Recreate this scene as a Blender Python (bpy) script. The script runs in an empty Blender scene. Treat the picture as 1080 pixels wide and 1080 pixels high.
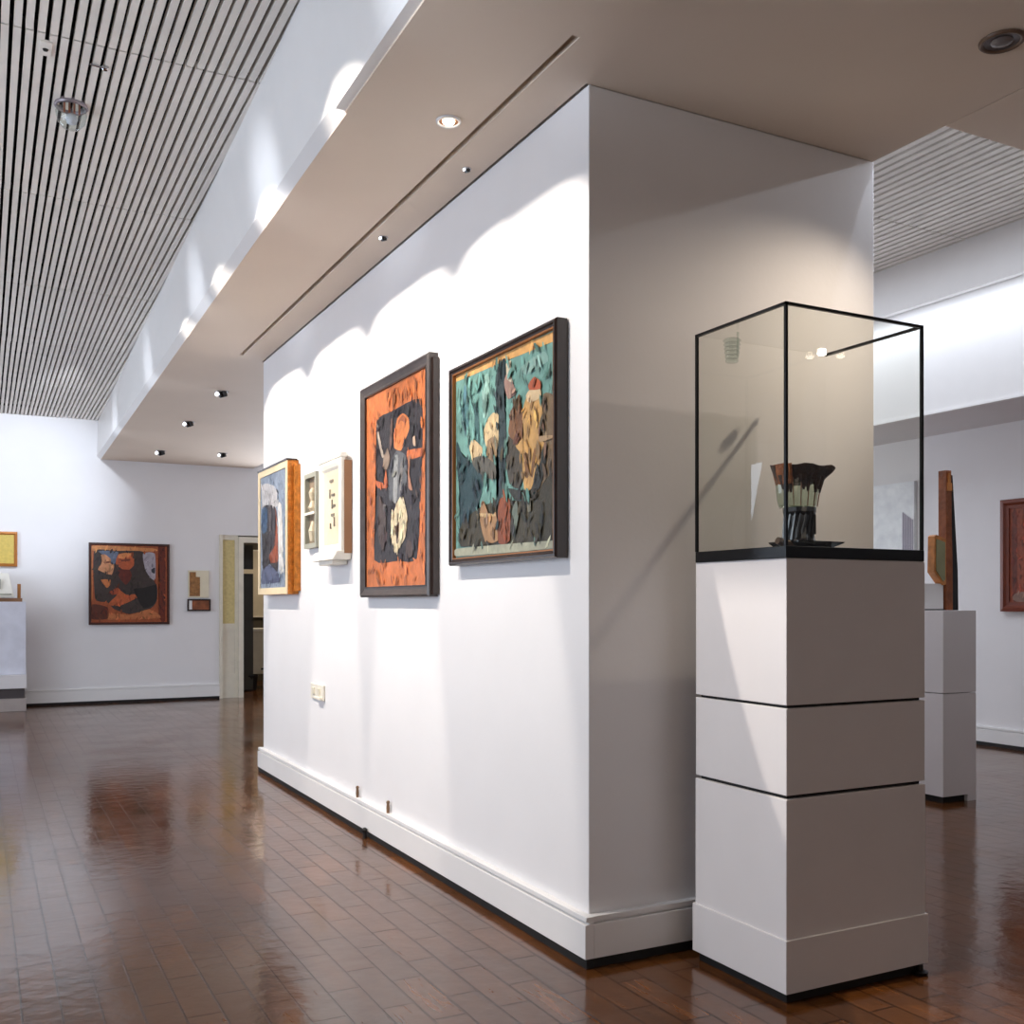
import bpy, bmesh, math, random
from mathutils import Vector, Matrix
R = math.radians
random.seed(7)
SC = bpy.context.scene
COL = SC.collection

# ------------------------------------------------------------------ camera
cam_d = bpy.data.cameras.new('camera')
cam_d.sensor_width = 36; cam_d.lens = 36.0
cam_d.shift_y = 96/1080
cam_d.clip_start = 0.05
cam = bpy.data.objects.new('camera', cam_d); COL.objects.link(cam)
cam.location = (0, 0, 1.2)
cam.rotation_euler = (R(90), 0, R(-27.4))
SC.camera = cam

# ------------------------------------------------------------------ world, lights, exposure
w = bpy.data.worlds.new('world'); SC.world = w; w.use_nodes = True
w.node_tree.nodes['Background'].inputs[0].default_value = (0.75, 0.85, 1.0, 1)
w.node_tree.nodes['Background'].inputs[1].default_value = 0.3
SC.view_settings.view_transform = 'Standard'
SC.view_settings.look = 'None'
SC.view_settings.exposure = -0.08
SC.view_settings.gamma = 1.0

WARM = (1.0, 0.85, 0.68); NEUT = (1.0, 0.92, 0.82); COOL = (0.80, 0.88, 1.0); SKY = (0.72, 0.84, 1.0)

def aim(o, loc, target):
    o.location = loc
    o.rotation_euler = (Vector(target)-Vector(loc)).to_track_quat('-Z', 'Y').to_euler()
def area(name, loc, target, sx, sy, power, col):
    l = bpy.data.lights.new(name, 'AREA'); l.shape = 'RECTANGLE'; l.size = sx; l.size_y = sy
    l.energy = power; l.color = col
    o = bpy.data.objects.new(name, l); COL.objects.link(o); aim(o, loc, target); return o
def spot(name, loc, target, power, angle, blend, col, radius=0.03):
    l = bpy.data.lights.new(name, 'SPOT'); l.energy = power; l.spot_size = R(angle); l.spot_blend = blend
    l.color = col; l.shadow_soft_size = radius
    o = bpy.data.objects.new(name, l); COL.objects.link(o); aim(o, loc, target); return o

# unseen area lights added as cool daylight fill for the left gallery
area('left_daylight_fill', (-2.85, 4.6, 1.7), (1.8, 6.0, 2.4), 5.0, 1.8, 160, SKY)
area('left_daylight_fill', (-2.85, 10.0, 1.7), (1.5, 11.0, 2.6), 4.5, 1.8, 150, SKY)
# warm fill added behind the viewer to lift the faces turned this way
area('rear_warm_fill', (0.8, -2.8, 1.7), (2.2, 3.0, 1.5), 3.0, 1.8, 18, WARM)
# picture spots hung under the slatted ceiling, washing the long wall
for y in (3.4, 4.5, 5.6, 6.7):
    spot('wall_washer', (0.15, y, 3.3), (1.787, y+0.03, 1.52), 180, 59.5, 0.12, NEUT)
# spots washing the fascia and the end wall
for y in (2.7, 4.45, 6.2, 8.4, 11.0):
    spot('fascia_washer', (0.20, y-0.2, 2.75), (1.12, y, 3.02), 26, 38, 1.0, COOL, 0.05)
spot('end_wall_washer', (0.86, 9.6, 3.25), (0.4, 13.15, 2.5), 440, 46, 0.9, COOL, 0.04)
# spot on the display case plinth and the lamps around the case
spot('plinth_spot', (0.83, 2.42, 3.33), (2.133, 1.89, 2.1), 230, 53, 0.02, NEUT, 0.01)
spot('case_spot', (3.4, 2.33, 2.88), (1.95, 2.9, 1.10), 78, 76, 1.0, WARM, 0.02)
spot('opening_spot', (3.42, 2.75, 3.82), (2.95, 2.895, 2.2), 60, 50, 0.5, COOL, 0.02)
spot('opening_spot', (5.2, 2.74, 3.75), (2.7, 2.895, 2.4), 260, 34, 0.6, COOL, 0.03)
# right gallery: cove strip, plus unseen fills added at its far end and overhead
area('cove_strip', (6.45, 6.5, 3.50), (6.66, 6.5, 3.0), 9.0, 0.05, 27, COOL)
area('far_end_fill', (5.0, 12.9, 1.6), (5.0, 5.0, 2.6), 3.5, 2.0, 190, COOL)
area('gallery_ambient_fill', (4.9, 6.0, 3.86), (4.9, 6.0, 0), 2.2, 6.0, 70, COOL)
# room behind the end door
area('back_room_lamp', (3.9, 14.6, 2.3), (3.7, 14.6, 0), 0.8, 0.8, 22, WARM)

# ------------------------------------------------------------------ materials
def lin(c):
    return tuple(((x/255)/12.92 if x/255 <= 0.04045 else ((x/255+0.055)/1.055)**2.4) for x in c)+(1,)
MATS = {}
def mat(name, rgb, rough=0.5, metal=0.0, var=0.06, nscale=8.0, bump=0.0, bscale=40.0, spec=0.5, coat=0.0):
    if name in MATS: return MATS[name]
    m = bpy.data.materials.new(name); m.use_nodes = True; MATS[name] = m
    nt = m.node_tree; N = nt.nodes; L = nt.links; b = N['Principled BSDF']
    tc = N.new('ShaderNodeTexCoord'); no = N.new('ShaderNodeTexNoise')
    no.inputs['Scale'].default_value = nscale; no.inputs['Detail'].default_value = 5
    L.new(tc.outputs['Object'], no.inputs['Vector'])
    cr = N.new('ShaderNodeValToRGB'); c = lin(rgb)
    cr.color_ramp.elements[0].position = 0.3; cr.color_ramp.elements[1].position = 0.7
    cr.color_ramp.elements[0].color = tuple(x*(1-var) for x in c[:3])+(1,)
    cr.color_ramp.elements[1].color = tuple(min(1, x*(1+var)) for x in c[:3])+(1,)
    L.new(no.outputs['Fac'], cr.inputs['Fac']); L.new(cr.outputs['Color'], b.inputs['Base Color'])
    b.inputs['Roughness'].default_value = rough; b.inputs['Metallic'].default_value = metal
    b.inputs['Specular IOR Level'].default_value = spec
    b.inputs['Coat Weight'].default_value = coat
    if bump:
        n2 = N.new('ShaderNodeTexNoise'); n2.inputs['Scale'].default_value = bscale; n2.inputs['Detail'].default_value = 4
        L.new(tc.outputs['Object'], n2.inputs['Vector'])
        bp = N.new('ShaderNodeBump'); bp.inputs['Strength'].default_value = bump; bp.inputs['Distance'].default_value = 0.01
        L.new(n2.outputs['Fac'], bp.inputs['Height']); L.new(bp.outputs['Normal'], b.inputs['Normal'])
    return m
def emit(name, rgb, s):
    m = mat(name, rgb, 0.4); b = m.node_tree.nodes['Principled BSDF']
    b.inputs['Emission Color'].default_value = lin(rgb); b.inputs['Emission Strength'].default_value = s
    return m
def thin_glass(name, tint, gloss=0.05, fres=1.3):
    m = bpy.data.materials.new(name); m.use_nodes = True; MATS[name] = m
    nt = m.node_tree; N = nt.nodes; L = nt.links
    N.remove(N['Principled BSDF']); out = N['Material Output']
    t = N.new('ShaderNodeBsdfTransparent'); t.inputs[0].default_value = tint+(1,)
    g = N.new('ShaderNodeBsdfGlossy'); g.inputs['Roughness'].default_value = 0.01
    lw = N.new('ShaderNodeLayerWeight'); lw.inputs[0].default_value = 0.5
    pw = N.new('ShaderNodeMath'); pw.operation = 'POWER'; pw.inputs[1].default_value = 4.0
    L.new(lw.outputs['Facing'], pw.inputs[0])
    f = N.new('ShaderNodeMath'); f.operation = 'MULTIPLY_ADD'; f.inputs[1].default_value = 0.8; f.inputs[2].default_value = (fres-1)*0.12
    L.new(pw.outputs[0], f.inputs[0])
    mx = N.new('ShaderNodeMixShader'); L.new(f.outputs[0], mx.inputs[0]); L.new(t.outputs[0], mx.inputs[1]); L.new(g.outputs[0], mx.inputs[2])
    L.new(mx.outputs[0], out.inputs['Surface']); return m

WALL = mat('white_wall_paint', (233,230,230), 0.6, var=0.015, nscale=3, bump=0.03, bscale=60)
SOFF = mat('soffit_paint', (226,208,190), 0.7, var=0.02, nscale=2)
TRIM = mat('white_trim_paint', (236,233,231), 0.35, var=0.01)
PLIN = mat('plinth_paint', (226,221,221), 0.45, var=0.015, nscale=5)
DARK = mat('black_recess', (14,12,12), 0.7)
SLAT = mat('slat_paint', (236,229,220), 0.5, var=0.05, nscale=6)
VOID = mat('ceiling_void', (9,8,8), 0.9)
BLK = mat('black_metal', (12,14,18), 0.3, metal=0.3)
GLASS = thin_glass('case_glass', (0.985, 0.988, 0.962), fres=1.35)
GLASS2 = thin_glass('clear_glass', (0.88, 0.92, 0.90), fres=1.5)
CHROME = mat('chrome', (200,200,205), 0.15, metal=1.0)
LAMPON = emit('lamp_lit', (255,244,225), 14.0)
LAMPDIM = emit('lamp_dim', (240,244,255), 2.0)

def floor_material():
    m = bpy.data.materials.new('wood_block_floor'); m.use_nodes = True
    nt = m.node_tree; N = nt.nodes; L = nt.links; b = N['Principled BSDF']
    tc = N.new('ShaderNodeTexCoord'); mp = N.new('ShaderNodeMapping')
    mp.inputs['Rotation'].default_value = (0, 0, R(90))
    L.new(tc.outputs['Object'], mp.inputs['Vector'])
    br = N.new('ShaderNodeTexBrick'); br.inputs['Scale'].default_value = 1
    br.inputs['Brick Width'].default_value = 0.34; br.inputs['Row Height'].default_value = 0.105
    br.inputs['Mortar Size'].default_value = 0.003; br.inputs['Mortar Smooth'].default_value = 0.3
    br.inputs['Color1'].default_value = (0,0,0,1); br.inputs['Color2'].default_value = (1,1,1,1)
    br.inputs['Mortar'].default_value = (0.5,0.5,0.5,1); br.offset = 0.42; br.offset_frequency = 2
    L.new(mp.outputs[0], br.inputs['Vector'])
    # wood grain stretched along the blocks
    mg = N.new('ShaderNodeMapping'); mg.inputs['Scale'].default_value = (38, 3.5, 1)
    L.new(tc.outputs['Object'], mg.inputs['Vector'])
    gr = N.new('ShaderNodeTexNoise'); gr.inputs['Scale'].default_value = 1.0; gr.inputs['Detail'].default_value = 7; gr.inputs['Distortion'].default_value = 1.2
    L.new(mg.outputs[0], gr.inputs['Vector'])
    cr = N.new('ShaderNodeValToRGB'); e = cr.color_ramp.elements
    e[0].position = 0.0; e[0].color = lin((42,26,13)); e[1].position = 1.0; e[1].color = lin((176,108,52))
    k = e.new(0.5); k.color = lin((104,61,27))
    mx = N.new('ShaderNodeMath'); mx.operation = 'MULTIPLY_ADD'; mx.inputs[1].default_value = 0.2
    L.new(br.outputs['Color'], mx.inputs[0])
    m2 = N.new('ShaderNodeMath'); m2.operation = 'MULTIPLY'; m2.inputs[1].default_value = 0.6
    L.new(gr.outputs['Fac'], m2.inputs[0]); L.new(m2.outputs[0], mx.inputs[2])
    L.new(mx.outputs[0], cr.inputs['Fac'])
    mm = N.new('ShaderNodeMix'); mm.data_type = 'RGBA'; mm.inputs[7].default_value = lin((30,16,10))
    L.new(br.outputs['Fac'], mm.inputs[0]); L.new(cr.outputs['Color'], mm.inputs[6]); L.new(mm.outputs[2], b.inputs['Base Color'])
    # worn varnish
    wn = N.new('ShaderNodeTexNoise'); wn.inputs['Scale'].default_value = 2.2; wn.inputs['Detail'].default_value = 6
    L.new(tc.outputs['Object'], wn.inputs['Vector'])
    mr = N.new('ShaderNodeMapRange'); mr.inputs[1].default_value = 0.3; mr.inputs[2].default_value = 0.7
    mr.inputs[3].default_value = 0.09; mr.inputs[4].default_value = 0.19
    L.new(wn.outputs['Fac'], mr.inputs[0]); L.new(mr.outputs[0], b.inputs['Roughness'])
    b.inputs['Specular IOR Level'].default_value = 0.85
    b1 = N.new('ShaderNodeBump'); b1.inputs['Strength'].default_value = 1.0; b1.inputs['Distance'].default_value = 0.004; b1.invert = True
    L.new(br.outputs['Fac'], b1.inputs['Height'])
    un = N.new('ShaderNodeTexNoise'); un.inputs['Scale'].default_value = 13; un.inputs['Detail'].default_value = 4
    L.new(tc.outputs['Object'], un.inputs['Vector'])
    ad = N.new('ShaderNodeMath'); ad.operation = 'MULTIPLY_ADD'; ad.inputs[1].default_value = 0.5
    L.new(br.outputs['Color'], ad.inputs[0]); L.new(un.outputs['Fac'], ad.inputs[2])
    b2 = N.new('ShaderNodeBump'); b2.inputs['Strength'].default_value = 0.45; b2.inputs['Distance'].default_value = 0.003
    L.new(ad.outputs[0], b2.inputs['Height']); L.new(b1.outputs['Normal'], b2.inputs['Normal'])
    L.new(b2.outputs['Normal'], b.inputs['Normal'])
    return m
FLOOR = floor_material()

# ------------------------------------------------------------------ mesh helpers
def link(name, bm, m, parent=None, smooth=False, bevel=0.0):
    me = bpy.data.meshes.new(name)
    bmesh.ops.recalc_face_normals(bm, faces=bm.faces)
    bm.to_mesh(me); bm.free()
    for x in (m if isinstance(m, (list, tuple)) else [m]): me.materials.append(x)
    if smooth:
        for p in me.polygons: p.use_smooth = True
    o = bpy.data.objects.new(name, me); COL.objects.link(o)
    if parent: o.parent = parent
    if bevel:
        b = o.modifiers.new('bevel', 'BEVEL'); b.width = bevel; b.segments = 2; b.limit_method = 'ANGLE'
    return o
def box(bm, a, b, mi=0):
    x0,y0,z0 = a; x1,y1,z1 = b
    v = [bm.verts.new(p) for p in ((x0,y0,z0),(x1,y0,z0),(x1,y1,z0),(x0,y1,z0),(x0,y0,z1),(x1,y0,z1),(x1,y1,z1),(x0,y1,z1))]
    for q in ((0,3,2,1),(4,5,6,7),(0,1,5,4),(1,2,6,5),(2,3,7,6),(3,0,4,7)):
        bm.faces.new([v[i] for i in q]).material_index = mi
def hexa(bm, pts, mi=0):      # eight corners in the order of box()
    v = [bm.verts.new(p) for p in pts]
    for q in ((0,3,2,1),(4,5,6,7),(0,1,5,4),(1,2,6,5),(2,3,7,6),(3,0,4,7)):
        bm.faces.new([v[i] for i in q]).material_index = mi
def rings(bm, loops, cap0=True, cap1=True, mi=0):
    vs = [[bm.verts.new(p) for p in lp] for lp in loops]
    n = len(vs[0])
    for a, b in zip(vs, vs[1:]):
        for i in range(n):
            bm.faces.new((a[i], a[(i+1) % n], b[(i+1) % n], b[i])).material_index = mi
    if cap0: bm.faces.new(vs[0][::-1]).material_index = mi
    if cap1: bm.faces.new(vs[-1]).material_index = mi
def circ(c, r, z, n=28, rx=None):
    return [(c[0]+(rx or r)*math.cos(2*math.pi*i/n), c[1]+r*math.sin(2*math.pi*i/n), z) for i in range(n)]
def lathe(bm, c, prof, n=28, cap0=True, cap1=True, mi=0):
    rings(bm, [circ(c, r, z, n) for r, z in prof], cap0, cap1, mi)
def tube(bm, a, b, r0, r1=None, n=12, mi=0):
    a = Vector(a); b = Vector(b); r1 = r0 if r1 is None else r1
    d = (b-a).normalized(); u = d.orthogonal().normalized(); v = d.cross(u)
    rings(bm, [[tuple(p+(u*math.cos(2*math.pi*i/n)+v*math.sin(2*math.pi*i/n))*r) for i in range(n)] for p, r in ((a, r0), (b, r1))], mi=mi)
def B(): return bmesh.new()
def thing(name, label, cat, loc=(0,0,0), rotz=0, group=None):
    o = bpy.data.objects.new(name, None); COL.objects.link(o); o.empty_display_size = 0.1
    o.location = loc; o.rotation_euler = (0,0,rotz); o['label'] = label; o['category'] = cat
    if group: o['group'] = group
    return o
def struct(name, bm, m, parent=None, bevel=0):
    o = link(name, bm, m, parent, bevel=bevel)
    if not parent: o['kind'] = 'structure'
    return o
def single(name, boxes, m, bevel=0):
    bm = B()
    for a, b in boxes: box(bm, a, b)
    return struct(name, bm, m, bevel=bevel)

# ------------------------------------------------------------------ the setting
YB = 13.15                      # end wall
single('floor', [((-3.1,-3.1,-0.1), (7.7,16.0,0.0))], FLOOR)
single('wall_left', [((-3.1,-3.1,0), (-3.0,YB,3.7))], WALL)
single('wall_near', [((-3.0,-3.1,0), (7.53,-3.0,4.2))], WALL)
single('wall_right', [((7.53,-3.1,0), (7.63,YB+0.1,4.2))], WALL)
# end wall with its doorway
single('wall_end', [((-3.0,YB,0), (2.66,YB+0.1,4.2)), ((2.66,YB,2.06), (3.75,YB+0.1,4.2)), ((3.75,YB,0), (7.53,YB+0.1,4.2))], WALL)
# the free-standing picture wall: a block with a shadow gap at the top
single('wall_block', [((1.787,2.895,0), (3.09,7.30,2.919)), ((1.80,2.905,2.919), (3.08,7.28,3.2))], WALL, bevel=0.004)
# soffit: panels round a slot, shadow gap beside the block, seam to the right
def soffit():
    bm = B(); z0, z1 = 2.92, 2.97
    def eX(y): return 1.11+(y-3.5)*0.0135
    def sl(y0, y1, x1, off=0.0):
        hexa(bm, [(eX(y0)+off,y0,z0),(x1,y0,z0),(x1,y1,z0),(eX(y1)+off,y1,z0),(eX(y0)+off,y0,z1),(x1,y0,z1),(x1,y1,z1),(eX(y1)+off,y1,z1)])
    sl(-3.0, 2.67, 1.59, 0.024); sl(2.67, 3.46, 1.59, 0.024); sl(3.46, 7.17, 1.59, 0.03); sl(7.17, YB, 1.59, 0.03)
    box(bm, (1.59,-3.0,z0), (1.616,2.67,z1)); box(bm, (1.59,7.17,z0), (1.616,YB,z1))
    box(bm, (1.616,-3.0,z0), (3.085,2.897,z1)); box(bm, (1.616,2.897,z0), (1.778,7.31,z1)); box(bm, (1.616,7.31,z0), (3.085,YB,z1))
    box(bm, (3.091,-3.0,z0), (7.53,2.56,z1))
    box(bm, (1.15,-3.0,2.975), (7.53,2.56,3.0), 1)           # dark boards over the gaps
    box(bm, (1.32,2.56,2.975), (1.8,YB,3.0), 1); box(bm, (3.084,2.88,2.93), (3.10,YB,3.0), 0)
    box(bm, (1.78,2.56,2.975), (3.095,2.90,3.0), 1)
    return struct('ceiling_soffit', bm, [SOFF, DARK])
soffit()
# fascia of the left gallery, its lower edge chamfered beyond the joint
def fascia_left():
    bm = B()
    def bX(y): return 1.11+(y-3.5)*0.0135
    def tX(y): return 1.025+(y-3.6)*0.0225
    for y0, y1, ch in ((-3.0, 3.46, 0), (3.46, YB, 1)):
        n = 1 if not ch else 6
        for k in range(n):
            a = y0+(y1-y0)*k/n; b = y0+(y1-y0)*(k+1)/n
            def prof(y):
                if ch: return [(bX(y)-0.012,y,2.955),(bX(y)+0.031,y,2.921),(bX(y)+0.06,y,2.96),(tX(y)+0.12,y,3.6),(tX(y)-0.01,y,3.6),(tX(y),y,3.38)]
                return [(bX(y)-0.012,y,2.928),(bX(y)+0.024,y,2.928),(bX(y)+0.06,y,2.96),(tX(y)+0.12,y,3.6),(tX(y)-0.01,y,3.6),(tX(y),y,3.38)]
            rings(bm, [prof(a), prof(b)])
    return struct('trim_1', bm, TRIM)
fascia_left()
# slatted ceilings
def slats(name, x0, x1, y0, y1, z, pitch, wd, ybreaks, ht=0.03):
    bm = B(); n = int((x1-x0)/pitch)
    ys = [y0]+ybreaks+[y1]
    for i in range(n):
        x = x0+i*pitch
        for a, b in zip(ys, ys[1:]):
            j = random.uniform(-0.0015, 0.0015)
            box(bm, (x+j,a+0.006,z), (x+wd+j,b-0.006,z+ht+random.uniform(0,0.004)))
    for yb in ys[1:-1]:
        box(bm, (x0,yb-0.02,z+ht+0.006), (x1,yb+0.02,z+ht+0.03), 1)
    y = y0+0.5
    while y < y1:
        box(bm, (x0,y,z+ht+0.006), (x1,y+0.03,z+ht+0.03), 1); y += 0.9
    box(bm, (x0,y0,z+0.16), (x1,y1,z+0.2), 1)
    return struct(name, bm, [SLAT, VOID])
slats('ceiling_left', -3.0, 1.28, -3.0, YB, 3.38, 0.042, 0.027, [0.8,2.55,4.3,6.02,7.76,9.5,11.25])
slats('ceiling_right', 3.12, 6.63, 2.6, YB, 3.9, 0.075, 0.046, [5.2,7.8,10.4])
single('wall_opening_near', [((3.085,2.50,2.97), (7.53,2.56,4.1))], WALL)
single('wall_opening_side', [((3.03,2.56,3.0), (3.09,YB,4.1))], WALL)
single('roof', [((-3.1,-3.1,4.2), (7.63,YB+0.1,4.3))], DARK)
# right gallery: cove beam, fascia, low soffit
single('trim_2', [((6.65,2.56,2.69), (6.72,YB,4.1)), ((6.635,2.56,2.685), (6.65,YB,2.70))], TRIM)
single('trim_3', [((6.50,2.56,3.53), (6.56,YB,3.95)), ((6.56,2.56,3.62), (6.65,YB,3.95))], TRIM)
single('ceiling_right_low', [((6.72,2.56,2.69), (7.53,YB,2.75))], WALL)
# skirting: board, stepped moulding and the dark gap beneath it
def skirting(name, segs, top=0.170, step=0.145):
    bm = B()
    for (x0,y0,x1,y1,nx,ny) in segs:      # wall line and outward normal
        def bx(o0, o1, z0, z1, mi):
            xs = sorted((x0+nx*o0, x1+nx*o1)) if nx else sorted((x0, x1))
            yy = sorted((y0+ny*o0, y1+ny*o1)) if ny else sorted((y0, y1))
            box(bm, (xs[0],yy[0],z0), (xs[1],yy[1],z1), mi)
        bx(0, 0.034, 0.032, step, 0); bx(0, 0.020, step, step+0.008, 0); bx(0, 0.030, step+0.008, top, 0); bx(0, 0.029, 0.0, 0.033, 1)
    return struct(name, bm, [TRIM, DARK], bevel=0.002)
skirting('baseboard_block_long', [(1.787,2.861,1.787,7.334,-1,0)])
skirting('baseboard_block_end', [(1.787,2.895,3.124,2.895,0,-1), (3.09,2.861,3.09,7.334,1,0), (1.787,7.30,3.124,7.30,0,1)])
skirting('baseboard_end', [(0.45,YB,2.66,YB,0,-1)], 0.185, 0.16)
skirting('baseboard_right', [(7.53,0,7.53,YB,-1,0)], 0.16, 0.135)
skirting('baseboard_end_right', [(3.8,YB,7.5,YB,0,-1)], 0.185, 0.16)

# ------------------------------------------------------------------ doorway in the end wall
CREAM = mat('cream_gloss_paint', (226,218,200), 0.35)
YEL = mat('yellow_obscured_glass', (214,196,138), 0.25, var=0.1, nscale=30)
OLIVE = mat('dark_olive_paint', (74,66,50), 0.6)
bm = B()
box(bm, (2.66,YB-0.03,0.0), (2.70,YB+0.1,2.06)); box(bm, (2.90,YB-0.03,0.0), (2.96,YB+0.1,2.04))
box(bm, (2.70,YB+0.01,0.0), (2.90,YB+0.05,0.30)); box(bm, (2.70,YB+0.01,0.86), (2.90,YB+0.05,0.94)); box(bm, (2.70,YB+0.01,2.0), (2.90,YB+0.05,2.06))
box(bm, (2.86,YB,0.3), (2.90,YB+0.06,2.0)); box(bm, (2.96,YB-0.03,1.97), (3.75,YB+0.1,2.04)); box(bm, (3.70,YB-0.03,0), (3.78,YB+0.1,2.04))
d1 = struct('door_1', bm, CREAM)
bm = B(); box(bm, (2.70,YB+0.025,0.30), (2.86,YB+0.035,0.86)); link('lower_pane', bm, CREAM, d1)
bm = B(); box(bm, (2.70,YB+0.025,0.94), (2.86,YB+0.035,2.0)); link('upper_pane', bm, YEL, d1)
single('wall_back_room', [((2.6,YB+0.1,0), (2.66,16,2.6)), ((2.6,15.9,0), (4.6,16,2.6)), ((4.6,YB+0.1,0), (4.7,16,2.6)), ((2.6,YB+0.1,2.6), (4.7,16,2.7))], OLIVE)
bm = B(); box(bm, (3.06,YB+0.9,0.02), (3.30,YB+0.94,1.60)); box(bm, (3.06,YB+0.9,1.66), (3.30,YB+0.94,1.99))
o = link('door_leaf', bm, mat('dark_green_door', (52,50,40), 0.3)); o['kind'] = 'structure'; o.name = 'door_2'
CABM = mat('cream_cabinet', (222,214,190), 0.4)
t = thing('cabinet', 'cream box-shaped cabinet standing inside the end doorway', 'cabinet', (3.60,14.62,0))
bm = B(); box(bm, (-0.24,-0.18,0.20), (0.30,0.2,0.80)); link('body', bm, CABM, t, bevel=0.01)
bm = B(); box(bm, (-0.22,-0.2,0.80), (0.32,0.2,0.84)); link('top', bm, mat('cabinet_top', (240,235,220), 0.3), t, bevel=0.004)
bm = B(); box(bm, (-0.10,-0.2,0.26), (0.2,-0.175,0.285)); link('handle', bm, BLK, t)
for sx in (-0.2, 0.24):
    for sy in (-0.13, 0.14):
        bm = B(); tube(bm, (sx,sy,0), (sx,sy,0.2), 0.02); link('leg', bm, BLK, t)
t = thing('waste_bin', 'small black bin on the floor of the room behind the end doorway', 'bin', (3.28,14.15,0))
bm = B(); rings(bm, [circ((0,0),0.085,0.0,20), circ((0,0),0.105,0.2,20), circ((0,0),0.095,0.2,20), circ((0,0),0.078,0.02,20)]); link('bucket', bm, DARK, t, smooth=False)
bm = B(); lathe(bm, (0,0), [(0.107,0.19),(0.113,0.2),(0.107,0.215),(0.1,0.205)]); link('rim', bm, BLK, t)
t = thing('notice_board', 'pale tall panel seen high through the end doorway', 'panel', (3.62,15.88,1.0))
bm = B(); box(bm, (-0.28,-0.02,0.0), (0.35,0.02,1.0)); link('board', bm, mat('pale_panel', (196,184,160), 0.5), t)
bm = B()
for a, b in (((-0.30,-0.03,-0.02),(0.37,0.0,0.0)), ((-0.30,-0.03,1.0),(0.37,0.0,1.02)), ((-0.30,-0.03,0),(-0.28,0,1.0)), ((0.35,-0.03,0),(0.37,0,1.0))): box(bm, a, b)
link('frame', bm, CREAM, t)

# ------------------------------------------------------------------ pictures
def smoothpoly(pts, n=4):
    out = []; m = len(pts)
    for i in range(m):
        p0, p1, p2, p3 = (Vector(pts[(i+k-1) % m]) for k in range(4))
        for s in range(n):
            t = s/n
            q = 0.5*((2*p1)+(p2-p0)*t+(2*p0-5*p1+4*p2-p3)*t*t+(3*p1-p0-3*p2+p3)*t*t*t)
            q = p1.lerp(p2, t)*0.45+q*0.55
            out.append((q.x, q.y))
    return out
def paint(rgb):
    g = sum(rgb)/3; rgb = tuple(int((x*0.9+g*0.1)*0.92) for x in rgb)
    n = 'paint_%d_%d_%d' % rgb
    return mat(n, rgb, 0.45, var=0.2, nscale=22, bump=0.2, bscale=55)
def ring_frame(bm, w, h, prof, mi=0, x0=None):
    # mitred rectangular moulding; prof = (inset, distance out of the wall)
    loops = []
    for ins, d in prof:
        loops.append([(-w/2+ins,-d,ins), (w/2-ins,-d,ins), (w/2-ins,-d,h-ins), (-w/2+ins,-d,h-ins)])
    vs = [[bm.verts.new(p) for p in lp] for lp in loops]
    for a, b in zip(vs, vs[1:]+vs[:1]):
        for i in range(4): bm.faces.new((a[i], a[(i+1)%4], b[(i+1)%4], b[i])).material_index = mi
def canvas(parent, u0, v0, u1, v1, dist, base, shapes, name='canvas', strokes=340):
    mats = [paint(base)]; idx = {base: 0}; bm = B()
    box(bm, (u0,-dist,v0), (u1,-dist+0.012,v1), 0)
    for k, (col, pts) in enumerate(shapes):
        if col not in idx: idx[col] = len(mats); mats.append(paint(col))
        q = smoothpoly(pts)
        q = [(min(max(x, u0+0.001), u1-0.001), min(max(y, v0+0.001), v1-0.001)) for x, y in q]
        d = dist+0.0006+0.00025*k
        vs = [bm.verts.new((x,-d,y)) for x, y in q]
        try: f = bm.faces.new(vs)
        except ValueError: continue
        f.material_index = idx[col]
    def inside(p, poly):
        c = False; x, y = p
        for i in range(len(poly)):
            (xa, ya), (xb, yb) = poly[i], poly[i-1]
            if (ya > y) != (yb > y) and x < (xb-xa)*(y-ya)/(yb-ya)+xa: c = not c
        return c
    top = dist+0.0009+0.00025*len(shapes); pal = [base]+[c for c, _ in shapes]
    for k in range(strokes):
        u = random.uniform(u0+0.02, u1-0.02); v = random.uniform(v0+0.02, v1-0.02); col = base
        for c, pts in shapes:
            if inside((u, v), pts): col = c
        if random.random() < 0.09:
            near = min(pal, key=lambda c: sum(abs(a-b) for a, b in zip(c, col))+random.uniform(0, 160)); col = near
        f_ = random.choice((0.76, 0.88, 1.12, 1.24)); col = tuple(min(245, int(x*f_/12)*12) for x in col)
        if col not in idx: idx[col] = len(mats); mats.append(paint(col))
        a = random.gauss(1.5, 0.45); ln = random.uniform(0.008, 0.034)*(u1-u0)/0.8; wd = ln*random.uniform(0.12, 0.4)
        ca, sa = math.cos(a), math.sin(a); q = []
        for s_, t_ in ((-1,0),(-0.5,0.9),(0.3,1),(1,0.2),(0.6,-0.8),(-0.3,-1)):
            x = u+s_*ln*ca-t_*wd*sa; y = v+s_*ln*sa+t_*wd*ca
            q.append((min(max(x, u0+0.002), u1-0.002), min(max(y, v0+0.002), v1-0.002)))
        vs = [bm.verts.new((x,-top-0.00001*k,y)) for x, y in q]
        bm.faces.new(vs).material_index = idx[col]
    bmesh.ops.triangulate(bm, faces=[f for f in bm.faces if len(f.verts) > 4])
    me = bpy.data.meshes.new(name); bm.to_mesh(me); bm.free()
    for x in mats: me.materials.append(x)
    o = bpy.data.objects.new(name, me); COL.objects.link(o); o.parent = parent
    return o
MR = R(-90)     # pictures on walls that face the left
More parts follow.
